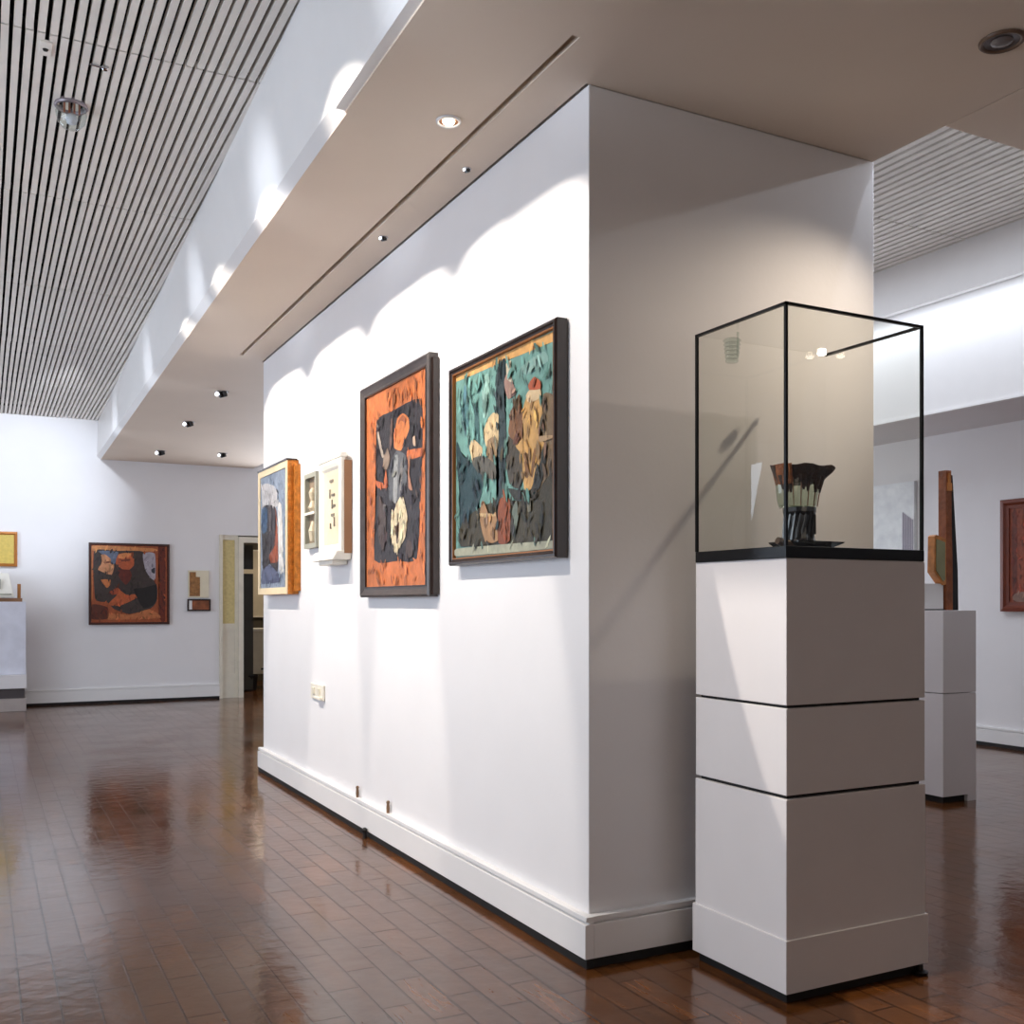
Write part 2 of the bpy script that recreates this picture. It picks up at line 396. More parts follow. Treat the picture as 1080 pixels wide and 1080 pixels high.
TEAL = [
    ((225, 165, 90), [(-0.44, 0.798), (0.424, 0.783), (0.424, 0.749), (0.038, 0.759), (-0.42, 0.766)]),
    ((140, 180, 165), [(-0.147, 0.732), (-0.101, 0.731), (-0.109, 0.577), (-0.147, 0.574)]),
    ((130, 170, 160), [(0.153, 0.708), (0.332, 0.73), (0.366, 0.689), (0.208, 0.671)]),
    ((70, 115, 120), [(-0.349, 0.704), (-0.303, 0.705), (-0.291, 0.569), (-0.326, 0.526), (-0.349, 0.607)]),
    ((60, 100, 100), [(-0.235, 0.626), (-0.202, 0.64), (-0.191, 0.469), (-0.23, 0.493)]),
    ((30, 60, 65), [(-0.408, 0.518), (-0.349, 0.451), (-0.235, 0.399), (-0.147, 0.351), (-0.169, 0.279), (-0.213, 0.217), (-0.191, 0.093), (-0.373, 0.078), (-0.373, 0.259), (-0.406, 0.419)]),
    ((60, 50, 25), [(-0.361, 0.078), (-0.349, 0.179), (-0.147, 0.23), (0.057, 0.23), (0.208, 0.217), (0.332, 0.264), (0.424, 0.32), (0.424, 0.064)]),
    ((120, 95, 65), [(0.332, 0.58), (0.424, 0.543), (0.424, 0.32), (0.349, 0.279), (0.28, 0.236), (0.306, 0.417)]),
    ((40, 56, 60), [(-0.026, 0.745), (0.038, 0.768), (0.028, 0.627), (0.046, 0.472), (0.034, 0.313), (0.014, 0.082), (-0.043, 0.085), (-0.012, 0.318), (-0.032, 0.501), (-0.043, 0.657)]),
    ((170, 130, 115), [(0.028, 0.68), (0.067, 0.721), (0.106, 0.656), (0.125, 0.618), (0.057, 0.611)]),
    ((210, 195, 165), [(0.044, 0.744), (0.085, 0.749), (0.081, 0.697), (0.096, 0.667), (0.057, 0.683)]),
    ((215, 185, 135), [(-0.147, 0.518), (-0.115, 0.56), (-0.063, 0.579), (-0.018, 0.563), (-0.022, 0.446), (-0.063, 0.415), (-0.126, 0.46)]),
    ((150, 120, 85), [(-0.115, 0.477), (-0.043, 0.485), (-0.032, 0.411), (-0.074, 0.379), (-0.115, 0.421)]),
    ((200, 170, 125), [(-0.28, 0.471), (-0.246, 0.505), (-0.158, 0.455), (-0.169, 0.419), (-0.246, 0.424)]),
    ((90, 85, 75), [(-0.257, 0.425), (-0.147, 0.425), (-0.043, 0.376), (-0.043, 0.321), (-0.147, 0.342), (-0.235, 0.389)]),
    ((125, 80, 45), [(0.087, 0.545), (0.153, 0.613), (0.181, 0.521), (0.172, 0.419), (0.096, 0.447), (0.067, 0.487)]),
    ((65, 55, 40), [(0.067, 0.469), (0.134, 0.424), (0.19, 0.331), (0.153, 0.265), (0.077, 0.291), (0.048, 0.383)]),
    ((45, 42, 32), [(0.067, 0.274), (0.208, 0.256), (0.324, 0.365), (0.363, 0.36), (0.306, 0.25), (0.134, 0.222)]),
    ((205, 155, 85), [(0.181, 0.53), (0.208, 0.586), (0.306, 0.581), (0.332, 0.514), (0.306, 0.434), (0.346, 0.395), (0.248, 0.256), (0.194, 0.261), (0.172, 0.385), (0.125, 0.426), (0.19, 0.451)]),
    ((120, 80, 40), [(0.199, 0.39), (0.236, 0.376), (0.227, 0.301), (0.205, 0.303)]),
    ((120, 80, 40), [(0.262, 0.381), (0.294, 0.386), (0.259, 0.297), (0.245, 0.307)]),
    ((215, 185, 140), [(0.208, 0.594), (0.236, 0.611), (0.315, 0.6), (0.318, 0.57), (0.236, 0.564)]),
    ((190, 85, 45), [(0.227, 0.632), (0.271, 0.652), (0.318, 0.626), (0.315, 0.6), (0.236, 0.611)]),
    ((175, 140, 100), [(0.306, 0.434), (0.4, 0.425), (0.4, 0.414), (0.312, 0.413)]),
    ((140, 65, 25), [(-0.012, 0.228), (0.048, 0.249), (0.087, 0.219), (0.081, 0.078), (-0.012, 0.074)]),
    ((165, 120, 75), [(-0.18, 0.186), (-0.147, 0.249), (-0.084, 0.179), (-0.032, 0.193), (-0.016, 0.083), (-0.126, 0.085)]),
    ((200, 165, 115), [(-0.191, 0.201), (-0.043, 0.187), (-0.043, 0.178), (-0.191, 0.189)]),
    ((100, 110, 95), [(0.1, 0.183), (0.138, 0.223), (0.153, 0.161), (0.115, 0.085)]),
    ((110, 105, 85), [(0.218, 0.216), (0.245, 0.231), (0.248, 0.179), (0.227, 0.173)]),
    ((165, 165, 140), [(-0.401, 0.07), (0.421, 0.06), (0.421, 0.034), (-0.401, 0.038)]),
]
ORANGE = [
    ((48, 40, 44), [(-0.256, 0.877), (-0.04, 0.896), (0.328, 0.892), (0.347, 0.667), (0.328, 0.48), (0.281, 0.174), (0.031, 0.171), (-0.288, 0.188), (-0.249, 0.536)]),
    ((225, 125, 60), [(-0.005, 0.764), (0.031, 0.847), (0.107, 0.862), (0.177, 0.83), (0.19, 0.779), (0.15, 0.742), (0.083, 0.69), (-0.005, 0.714)]),
    ((215, 110, 55), [(0.167, 0.679), (0.359, 0.665), (0.353, 0.633), (0.167, 0.636)]),
    ((170, 90, 50), [(0.048, 0.838), (0.107, 0.853), (0.16, 0.824), (0.14, 0.811), (0.083, 0.832), (0.048, 0.817)]),
    ((90, 92, 95), [(-0.047, 0.656), (0.031, 0.697), (0.15, 0.656), (0.16, 0.545), (0.107, 0.501), (0.048, 0.457), (-0.069, 0.468), (-0.084, 0.571)]),
    ((150, 150, 148), [(-0.005, 0.663), (0.045, 0.67), (0.031, 0.459), (-0.019, 0.463)]),
    ((120, 115, 112), [(0.079, 0.628), (0.113, 0.624), (0.086, 0.491), (0.065, 0.493)]),
    ((218, 198, 158), [(-0.047, 0.367), (0.048, 0.457), (0.107, 0.477), (0.167, 0.373), (0.14, 0.277), (0.013, 0.209), (-0.033, 0.262)]),
    ((90, 60, 45), [(0.031, 0.334), (0.065, 0.356), (0.048, 0.258), (0.024, 0.259)]),
    ((190, 170, 150), [(-0.241, 0.871), (-0.203, 0.793), (-0.143, 0.694), (-0.172, 0.691), (-0.233, 0.797)]),
    ((150, 125, 105), [(-0.15, 0.682), (-0.095, 0.726), (-0.058, 0.67), (-0.095, 0.624), (-0.15, 0.63)]),
    ((205, 100, 50), [(-0.272, 0.589), (-0.15, 0.563), (-0.113, 0.626), (-0.091, 0.534), (-0.226, 0.544)]),
    ((180, 120, 90), [(0.177, 0.641), (0.207, 0.649), (0.194, 0.566), (0.233, 0.489), (0.184, 0.506)]),
    ((145, 135, 132), [(-0.188, 0.452), (-0.12, 0.453), (-0.106, 0.426), (-0.169, 0.422)]),
    ((80, 62, 55), [(-0.207, 0.506), (-0.113, 0.407), (-0.113, 0.317), (-0.15, 0.216), (-0.218, 0.298)]),
    ((205, 170, 140), [(0.239, 0.729), (0.265, 0.731), (0.275, 0.686), (0.246, 0.692)]),
    ((110, 80, 70), [(-0.047, 0.847), (-0.019, 0.855), (-0.026, 0.742), (-0.062, 0.709)]),
    ((75, 55, 50), [(0.167, 0.263), (0.226, 0.248), (0.239, 0.187), (0.15, 0.179)]),
]
BLUE = [
    ((205, 200, 200), [(-0.296, 0.748), (-0.158, 0.753), (0.052, 0.712), (0.135, 0.652), (0.135, 0.584), (0.017, 0.568), (-0.158, 0.604), (-0.285, 0.592)]),
    ((50, 40, 45), [(-0.296, 0.593), (-0.122, 0.606), (0.052, 0.578), (0.102, 0.492), (0.135, 0.283), (0.119, 0.146), (-0.087, 0.205), (-0.267, 0.166), (-0.296, 0.394)]),
    ((45, 85, 125), [(-0.296, 0.593), (-0.158, 0.586), (-0.15, 0.439), (-0.285, 0.425)]),
    ((100, 85, 85), [(-0.104, 0.586), (-0.052, 0.591), (-0.034, 0.449), (-0.087, 0.426)]),
    ((165, 70, 30), [(0.069, 0.572), (0.119, 0.491), (0.135, 0.3), (0.135, 0.215), (-0.052, 0.213), (-0.087, 0.267), (0.052, 0.322), (0.085, 0.458)]),
    ((225, 220, 215), [(0.135, 0.592), (0.218, 0.577), (0.25, 0.413), (0.282, 0.15), (0.169, 0.145), (0.145, 0.369)]),
    ((85, 92, 125), [(-0.296, 0.076), (-0.289, 0.166), (-0.087, 0.201), (0.119, 0.146), (0.191, 0.119), (0.191, 0.081)]),
    ((40, 30, 40), [(0.095, 0.695), (0.145, 0.669), (0.139, 0.654), (0.102, 0.673)]),
]
COUPLE = [
    ((225, 140, 75), [(-0.412, 0.945), (0.267, 0.927), (0.289, 0.89), (-0.39, 0.874)]),
    ((210, 120, 60), [(-0.465, 0.909), (-0.422, 0.91), (-0.417, 0.313), (-0.459, 0.313)]),
    ((65, 50, 45), [(-0.401, 0.876), (-0.153, 0.887), (0.055, 0.892), (0.155, 0.877), (0.183, 0.666), (0.312, 0.48), (0.312, 0.291), (0.244, 0.197), (0.0, 0.127), (-0.175, 0.186), (-0.251, 0.267), (-0.39, 0.313)]),
    ((100, 112, 135), [(-0.347, 0.879), (-0.131, 0.876), (-0.175, 0.719), (-0.218, 0.741), (-0.315, 0.843)]),
    ((225, 150, 100), [(-0.326, 0.832), (-0.283, 0.844), (-0.213, 0.788), (-0.218, 0.73), (-0.175, 0.719), (-0.207, 0.597), (-0.358, 0.658), (-0.315, 0.74)]),
    ((120, 60, 40), [(-0.294, 0.752), (-0.229, 0.759), (-0.229, 0.741), (-0.283, 0.734)]),
    ((215, 120, 60), [(-0.326, 0.538), (-0.218, 0.539), (-0.224, 0.475), (-0.261, 0.44)]),
    ((200, 90, 45), [(-0.153, 0.789), (-0.12, 0.853), (0.033, 0.869), (0.05, 0.781), (0.044, 0.711), (-0.022, 0.652), (-0.109, 0.68), (-0.158, 0.731)]),
    ((235, 140, 75), [(-0.12, 0.848), (0.0, 0.868), (0.022, 0.822), (-0.066, 0.796), (-0.131, 0.801)]),
    ((110, 45, 25), [(-0.099, 0.778), (0.0, 0.79), (0.0, 0.773), (-0.093, 0.761)]),
    ((110, 35, 20), [(-0.131, 0.662), (0.0, 0.658), (0.022, 0.571), (-0.044, 0.477), (-0.12, 0.569)]),
    ((205, 95, 45), [(-0.234, 0.262), (-0.131, 0.372), (-0.131, 0.441), (-0.044, 0.36), (0.055, 0.367), (0.088, 0.326), (-0.109, 0.227), (-0.218, 0.233)]),
    ((185, 78, 38), [(-0.229, 0.394), (-0.131, 0.447), (-0.131, 0.372), (-0.196, 0.36)]),
    ((20, 12, 10), [(0.044, 0.431), (0.155, 0.443), (0.301, 0.48), (0.312, 0.315), (0.267, 0.232), (0.155, 0.197), (0.088, 0.314)]),
    ((178, 168, 178), [(0.15, 0.859), (0.289, 0.863), (0.295, 0.55), (0.244, 0.562), (0.177, 0.666)]),
    ((40, 40, 55), [(0.244, 0.667), (0.289, 0.692), (0.289, 0.621), (0.256, 0.632)]),
    ((115, 38, 15), [(0.329, 0.952), (0.408, 0.954), (0.408, 0.043), (0.334, 0.102), (0.346, 0.551)]),
    ((205, 115, 60), [(-0.251, 0.14), (0.0, 0.116), (0.222, 0.185), (0.357, 0.078), (-0.24, 0.059)]),
    ((100, 40, 20), [(-0.422, 0.244), (-0.251, 0.21), (-0.251, 0.071), (-0.444, 0.072)]),
]

FR_BLACK = mat('dark_stained_frame', (38,24,20), 0.3, var=0.3, nscale=20, coat=0.3)
FR_GREY = mat('grey_brown_frame', (74,66,64), 0.32, var=0.2, nscale=20)
FR_LINER = mat('pale_frame_lip', (176,170,158), 0.35)
BRONZE = mat('bronze_liner', (150,96,52), 0.35, metal=0.5)

# teal figure painting, nearest on the long wall
t = thing('framed_painting', 'teal painting with golden figures in a dark frame, nearest the corner', 'painting', (1.786,3.476,1.355), MR, 'paintings on the long white wall')
bm = B(); ring_frame(bm, 0.900, 0.82, [(0,0.004),(0,0.044),(0.006,0.052),(0.014,0.052),(0.018,0.046),(0.026,0.042),(0.026,0.004)]); fr_ = link('frame', bm, FR_BLACK, t)
bm = B(); ring_frame(bm, 0.850, 0.770, [(0,0.02),(0,0.044),(0.006,0.044),(0.008,0.02)]); o = link('inner_lip', bm, BRONZE, fr_); o.location = (0,0,0.025); o['label'] = 'thin bronze inner lip'
canvas(t, -0.418, 0.032, 0.418, 0.788, 0.030, (104,152,142), TEAL)
# orange painting
t = thing('framed_painting', 'orange painting with a dark panel and robed figure, second picture from the corner', 'painting', (1.786,4.61,1.229), MR, 'paintings on the long white wall')
bm = B(); ring_frame(bm, 0.912, 1.073, [(0,0.0),(0,0.042),(0.010,0.050),(0.020,0.044),(0.036,0.036),(0.046,0.036),(0.046,0.004)]); fr_ = link('frame', bm, FR_GREY, t)
bm = B(); ring_frame(bm, 0.82, 0.98, [(0,0.02),(0,0.038),(0.006,0.038),(0.008,0.02)]); o = link('inner_lip', bm, FR_BLACK, fr_); o.location = (0,0,0.046)
bm = B(); box(bm, (0.38,-0.030,0.01), (0.475,-0.004,1.05)); link('backing_box', bm, FR_BLACK, t)
canvas(t, -0.408, 0.048, 0.408, 1.022, 0.028, (214,112,52), ORANGE)
# blue / white painting in a gold frame
t = thing('framed_painting', 'blue-grey painting with a white arch and dark cloak in a gold frame', 'painting', (1.786,6.76,1.256), MR, 'paintings on the long white wall')
GOLD = mat('gold_frame', (196,120,44), 0.38, metal=0.35, var=0.35, nscale=30, bump=0.6, bscale=70)
CRM = mat('cream_frame_face', (232,208,168), 0.4)
bm = B(); ring_frame(bm, 0.76, 0.85, [(0,0.004),(0,0.07),(0.02,0.07),(0.02,0.004)]); fr_ = link('frame', bm, GOLD, t)
bm = B(); ring_frame(bm, 0.76, 0.85, [(0.002,0.07),(0.002,0.076),(0.045,0.074),(0.045,0.068)]); o = link('frame_face', bm, CRM, fr_); o['label'] = 'cream front moulding'
bm = B(); box(bm, (-0.38,-0.079,0.845), (0.38,-0.01,0.858)); o = link('top_edge', bm, FR_BLACK, fr_); o['label'] = 'dark top edge'
bm = B(); ring_frame(bm, 0.84, 0.80, [(0,0.0),(0,0.035),(0.03,0.035),(0.03,0.0)]); o = link('rear_frame', bm, GOLD, t); o.location = (0,0,0.02)
canvas(t, -0.34, 0.04, 0.34, 0.81, 0.068, (142,156,176), BLUE)

# white relief with carved crest
IV = mat('ivory_plaster', (236,230,218), 0.5, bump=0.3, bscale=50)
IV2 = mat('ivory_panel', (218,202,172), 0.5, var=0.08, bump=0.4, bscale=60)
BRN = mat('brown_wood_side', (140,98,66), 0.5)
t = thing('plaster_relief', 'white framed relief panel with a carved crest and brown side on the long wall', 'relief', (1.786,5.53,1.44), MR)
bm = B(); box(bm, (-0.205,-0.045,0.03), (0.205,-0.002,0.535)); o = link('case_side', bm, BRN, t); o['label'] = 'brown wooden side'
bm = B(); ring_frame(bm, 0.40, 0.52, [(0,0.04),(0,0.062),(0.02,0.07),(0.04,0.062),(0.055,0.05),(0.055,0.04)]); o = link('frame', bm, IV, t); o.location = (0,0,0.03)
bm = B(); box(bm, (-0.15,-0.05,0.08), (0.15,-0.04,0.50)); o = link('panel', bm, IV2, t); pn_ = o; o['label'] = 'cream inner panel'
bm = B()
for (u, v, a, b) in ((0.0,0.44,0.06,0.014), (-0.03,0.37,0.012,0.05), (0.03,0.36,0.05,0.012), (0.01,0.31,0.012,0.05), (0.04,0.30,0.04,0.012), (0.02,0.25,0.05,0.014), (0.05,0.21,0.012,0.05), (-0.02,0.19,0.012,0.03)):
    bm = B(); box(bm, (u-a/2,-0.056,v-b/2), (u+a/2,-0.049,v+b/2)); link('carved_mark', bm, mat('grey_marks', (120,110,98), 0.6), pn_)

crest = [(-0.205,0.55),(-0.205,0.575),(-0.12,0.57),(-0.08,0.60),(-0.04,0.60),(0.0,0.58),(0.05,0.60),(0.11,0.605),(0.15,0.59),(0.205,0.575),(0.205,0.55)]
bm = B(); f1 = [(u,-0.068,v) for u, v in crest]; f2 = [(u,-0.03,v) for u, v in crest]; rings(bm, [f1, f2]); link('crest', bm, IV, t, bevel=0.004)
bm = B(); hexa(bm, [(-0.21,-0.11,-0.005),(0.19,-0.11,-0.005),(0.19,-0.002,-0.005),(-0.21,-0.002,-0.005),(-0.22,-0.085,0.045),(0.205,-0.085,0.045),(0.205,-0.002,0.045),(-0.22,-0.002,0.045)])
box(bm, (-0.12,-0.09,-0.03), (0.13,-0.002,-0.004)); link('ledge', bm, IV, t, bevel=0.006)
# small grey-green box relief
t = thing('shadow_box', 'narrow grey-green shadow box with a shelf, beside the gold-framed painting', 'shadow box', (1.786,6.02,1.53), MR)
GG = mat('grey_green_paint', (164,162,146), 0.5); GB = mat('brown_box_back', (140,120,98), 0.6, var=0.3, nscale=20)
bm = B(); ring_frame(bm, 0.25, 0.45, [(0,0.0),(0,0.034),(0.028,0.034),(0.028,0.0)]); link('frame', bm, GG, t)
bm = B(); box(bm, (-0.1,-0.008,0.02), (0.1,-0.001,0.43)); link('back_panel', bm, GB, t)
bm = B(); box(bm, (-0.1,-0.04,0.20), (0.11,-0.006,0.215)); link('shelf', bm, IV, t)
bm = B(); lathe(bm, (0.02,-0.02), [(0.012,0.215),(0.03,0.24),(0.012,0.28),(0.026,0.33),(0.01,0.36)], 10); lathe(bm, (0.03,-0.02), [(0.02,0.04),(0.03,0.1),(0.01,0.16)], 10); link('ornament', bm, IV2, t)

# wall socket and pegs on the skirting
t = thing('wall_socket', 'white plastic double socket low on the long white wall', 'socket', (1.786,5.95,0.625), MR)
SOC = mat('socket_plastic', (236,228,212), 0.35)
bm = B(); box(bm, (-0.13,-0.012,0.0), (0.13,0,0.092)); pl_ = link('plate', bm, SOC, t, bevel=0.004)
for k in (-0.06, 0.05):
    bm = B(); box(bm, (k-0.02,-0.02,0.03), (k+0.02,-0.011,0.07)); link('switch', bm, mat('socket_switch', (222,214,194), 0.4), pl_, bevel=0.003)
bm = B(); box(bm, (0.005,-0.03,0.004), (0.115,-0.011,0.022)); link('plug_ledge', bm, SOC, pl_, bevel=0.003)
PEG = mat('brown_peg', (122,92,66), 0.5)
for y, lb in ((5.20,'small brown peg standing on the skirting ledge, farther of the pair'), (4.74,'small brown peg standing on the skirting ledge, nearer of the pair')):
    bm = B(); lathe(bm, (0,0), [(0.008,0.0),(0.009,0.025),(0.007,0.045),(0.010,0.052),(0.006,0.06)], 10)
    o = link('cable_peg', bm, PEG); o.location = (1.772, y, 0.170); o['label'] = lb; o['category'] = 'peg'; o['group'] = 'pegs on the skirting'
bm = B(); lathe(bm, (0,0), [(0.012,0.0),(0.010,0.03),(0.016,0.045),(0.006,0.055)], 10)
o = link('floor_stub', bm, DARK); o.location = (1.735,4.98,0.0); o['label'] = 'small black stub on the floor against the long skirting'; o['category'] = 'stub'

# end wall pictures
t = thing('framed_painting', 'square rust-red painting of two embracing figures on the end wall', 'painting', (1.594,YB-0.001,0.94))
bm = B(); ring_frame(bm, 0.92, 0.98, [(0,0.0),(0,0.05),(0.022,0.05),(0.028,0.04),(0.028,0.0)]); link('frame', bm, mat('oxblood_frame', (58,24,16), 0.3), t)
canvas(t, -0.433, 0.027, 0.433, 0.953, 0.035, (178,82,38), COUPLE)
t = thing('small_relief', 'small cream panel with a brown strip hung right of the square rust-red painting', 'relief', (2.40,YB-0.001,1.265))
bm = B(); box(bm, (-0.12,-0.03,0.0), (0.13,0,0.34)); link('panel', bm, mat('cream_panel', (226,216,190), 0.5), t, bevel=0.003)
bm = B(); box(bm, (-0.105,-0.036,0.02), (-0.03,-0.028,0.32)); box(bm, (-0.03,-0.034,0.02), (0.02,-0.028,0.26)); o = link('strip', bm, mat('ochre_strip', (150,104,58), 0.5, var=0.4, nscale=25), t); o['label'] = 'ochre brown strip'
t = thing('small_picture', 'small dark brown picture under the little cream panel on the end wall', 'picture', (2.41,YB-0.001,1.10))
bm = B(); ring_frame(bm, 0.28, 0.15, [(0,0.0),(0,0.035),(0.018,0.035),(0.018,0.0)]); link('frame', bm, FR_BLACK, t)
bm = B(); box(bm, (-0.122,-0.022,0.018), (0.122,-0.002,0.132)); link('canvas', bm, mat('brown_picture', (140,78,44), 0.5, var=0.4, nscale=14), t)
bm = B(); box(bm, (-0.125,-0.028,0.02), (-0.085,-0.02,0.13)); o = link('white_strip', bm, TRIM, t); o['label'] = 'white strip at its left'

# left side of the end wall: plinth, model box, gold picture
t = thing('display_plinth', 'white low display plinth with a stepped base against the end wall at the left edge', 'plinth', (-0.45,12.75,0))
bm = B(); box(bm, (-0.9,-0.05,0.40), (0.895,0.39,1.215)); link('body', bm, mat('lavender_white', (222,222,232), 0.5), t, bevel=0.003)
bm = B(); box(bm, (-0.9,-0.13,0.25), (0.90,0.39,0.40)); link('ledge', bm, PLIN, t, bevel=0.003)
bm = B(); box(bm, (-0.9,-0.10,0.14), (0.88,0.39,0.25)); o = link('recess', bm, mat('dark_grey_band', (70,62,62), 0.5), t); o['label'] = 'dark grey recessed band'
bm = B(); box(bm, (-0.9,-0.17,0.0), (0.895,0.39,0.14)); o = link('step', bm, mat('grey_step', (170,158,152), 0.5), t, bevel=0.004); o['label'] = 'grey bottom step'
t = thing('model_box', 'white tray-like model box on top of the low plinth at the left edge', 'model', (0.05,12.80,1.215))
bm = B(); box(bm, (-0.6,-0.04,0.0), (0.36,0.2,0.04)); o = link('shadow_strip', bm, BRN, t); o['label'] = 'brown strip for the shadow under the box'  # brown colour stands for the shade beneath the tray
bm = B(); hexa(bm, [(-0.6,-0.12,0.05),(0.28,-0.12,0.05),(0.28,0.2,0.05),(-0.6,0.2,0.05),(-0.6,-0.02,0.32),(0.22,-0.02,0.32),(0.22,0.2,0.32),(-0.6,0.2,0.32)]); tr_ = link('tray', bm, IV, t, bevel=0.006)
bm = B(); box(bm, (-0.58,-0.135,0.075), (0.25,-0.10,0.09)); link('tray_lip', bm, GG, tr_)
bm = B(); box(bm, (-0.02,-0.11,0.14), (0.14,-0.08,0.25)); box(bm, (0.01,-0.118,0.16), (0.03,-0.10,0.23)); box(bm, (0.01,-0.118,0.16), (0.08,-0.10,0.175)); link('emblem', bm, GG, tr_)
bm = B(); tube(bm, (0.33,0.05,0.04), (0.33,0.05,0.2), 0.018); link('peg', bm, mat('orange_peg', (170,110,50), 0.5), t)
t = thing('framed_picture', 'plain gold-yellow picture in a thin gilt frame at the left edge of the end wall', 'picture', (0.0,YB-0.001,1.62))
bm = B(); ring_frame(bm, 0.74, 0.40, [(0,0.0),(0,0.045),(0.02,0.05),(0.035,0.04),(0.035,0.0)]); link('frame', bm, mat('gilt_frame', (176,112,50), 0.35, metal=0.3), t)
bm = B(); box(bm, (-0.337,-0.03,0.035), (0.337,-0.002,0.365)); link('canvas', bm, mat('yellow_canvas', (206,178,82), 0.5, var=0.1, nscale=30), t)

# ------------------------------------------------------------------ glazed display case and its plinth
X0, X1, Y0, Y1 = 2.135, 2.724, 2.338, 2.775
t = thing('display_plinth', 'tall white plinth of three stacked blocks carrying the glass case', 'plinth', (2.43,2.56,0))
def pb(n, z0, z1, e=0.0, m=PLIN, lab=None):
    bm = B(); box(bm, (X0-e-2.43,Y0-e-2.56,z0), (X1+e-2.43,Y1+e-2.56,z1)); o = link(n, bm, m, t, bevel=0.002)
    if lab: o['label'] = lab
pb('upper_block', 0.893, 1.335); pb('middle_block', 0.623, 0.884); pb('lower_block', 0.19, 0.612, 0.001)
pb('skirting', 0.032, 0.192, 0.008); pb('shadow_joint', 0.60, 0.90, -0.012, DARK, 'dark joint between blocks'); pb('recessed_base', 0.0, 0.04, -0.008, DARK, 'black recessed base')
bm = B(); lathe(bm, (0.265,-0.225), [(0.026,0.0),(0.028,0.01),(0.012,0.014),(0.012,0.033)], 16); link('levelling_foot', bm, BLK, t)
CX, CY = 2.42, 2.552
gx0, gx1, gy0, gy1, gz0, gz1 = 2.133-CX, 2.709-CX, 2.338-CY, 2.766-CY, 0.036, 0.765
t = thing('display_case', 'square glass case with black metal edges on the tall white plinth', 'display case', (CX,CY,1.335))
bm = B(); box(bm, (gx0-0.004,gy0-0.004,0.0), (gx1+0.008,gy1+0.004,0.036)); o = link('base', bm, BLK, t, bevel=0.002); o['label'] = 'black base tray'
bm = B(); r = 0.0045
for x, y in ((gx0,gy0),(gx1,gy0),(gx0,gy1)): box(bm, (x-r,y-r,0.036), (x+r,y+r,gz1))
box(bm, (gx0-r,gy0-r,gz1-r*2), (gx1+r,gy0+r,gz1)); box(bm, (gx0-r,gy0-r,gz1-r*2), (gx0+r,gy1+r,gz1)); box(bm, (gx1-r,gy0-r,gz1-r*2), (gx1+r,gy1,gz1))
link('edge_frame', bm, BLK, t)
def pane(a, b):
    bm = B(); v = [bm.verts.new(p) for p in (a, (b[0],b[1],a[2]), b, (a[0],a[1],b[2]))] if a[2] != b[2] else [bm.verts.new(p) for p in (a, (b[0],a[1],a[2]), b, (a[0],b[1],a[2]))]
    bm.faces.new(v); me = link('pane', bm, GLASS, t)
pane((gx0,gy0,0.036), (gx1,gy0,gz1)); pane((gx0,gy1,0.036), (gx1,gy1,gz1)); pane((gx0,gy0,0.036), (gx0,gy1,gz1)); pane((gx1,gy0,0.036), (gx1,gy1,gz1)); pane((gx0,gy0,gz1-0.004), (gx1,gy1,gz1-0.004))
bm = B()
for k in range(6): lathe(bm, (gx0+0.05, gy1-0.12), [(0.024-0.001*k,gz1-0.035-0.013*k),(0.030-0.0015*k,gz1-0.041-0.013*k),(0.024-0.001*k,gz1-0.047-0.013*k)], 16)
tube(bm, (gx0+0.074,gy1-0.12,gz1-0.01), (gx0+0.074,gy1-0.12,gz1-0.09), 0.004)
o = link('reflection_shape', bm, GLASS2, t, smooth=True); o['label'] = 'ribbed clear shape standing in for a reflection at the top corner'  # added shape imitating a reflection in the panes
bm = B(); lathe(bm, (gx1-0.045,gy1-0.03), [(0.008,gz1-0.016),(0.015,gz1-0.013),(0.015,gz1-0.006)], 16); o = link('lamp_reflection', bm, LAMPON, t); o['label'] = 'small glowing stand-in for a lamp reflection under the case top'  # glowing piece put in for a lamp's reflection in the glass
# vessel on a black stand inside the case
SX, SY, SZ = 2.388, 2.56, 1.371
t = thing('vessel_sculpture', 'small clear cup with a brown crusted rim on a black stand inside the glass case', 'sculpture', (SX,SY,SZ))
BG = mat('black_gloss', (8,8,11), 0.2, coat=0.5)
bm = B()
def sq(cx, cy, a, b, z, n=24):
    out = []
    for i in range(n):
        th_ = 2*math.pi*i/n; c_, s_ = math.cos(th_), math.sin(th_)
        k = 1/max(abs(c_), abs(s_))**0.75
        out.append((cx+a*c_*k, cy+b*s_*k, z))
    return out
rings(bm, [sq(0.015,0,0.065,0.05,0.0), sq(0.025,0,0.085,0.06,0.012), sq(0.035,0,0.108,0.075,0.026), sq(0.037,0,0.110,0.077,0.030), sq(0.033,0,0.095,0.062,0.024), sq(0.01,0,0.04,0.04,0.018)])
link('tray', bm, BG, t)
bm = B(); lathe(bm, (0.006,0), [(0.052,0.018),(0.054,0.03),(0.049,0.04),(0.047,0.075),(0.051,0.08),(0.046,0.088),(0.049,0.115),(0.054,0.128),(0.054,0.142)], 20)
for k in range(9):
    a = 2.4+k*0.35; rr = 0.049; tube(bm, (rr*math.cos(a)+0.006,rr*math.sin(a),0.035+0.01*(k%3)), (rr*math.cos(a+0.25)+0.006,rr*math.sin(a+0.25),0.12), 0.007, 0.004, 6)
link('stand', bm, BG, t)
CUP = thin_glass('milky_green_glass', (0.74, 0.80, 0.72), fres=1.5)
bm = B()
def cp(cx, rx, ry, z, n=28):
    return [(0.88*(cx+rx*math.cos(2*math.pi*i/n)*(1+0.05*math.sin(5*i))), 0.9*ry*math.sin(2*math.pi*i/n), z+0.004*math.sin(i*1.7)) for i in range(n)]
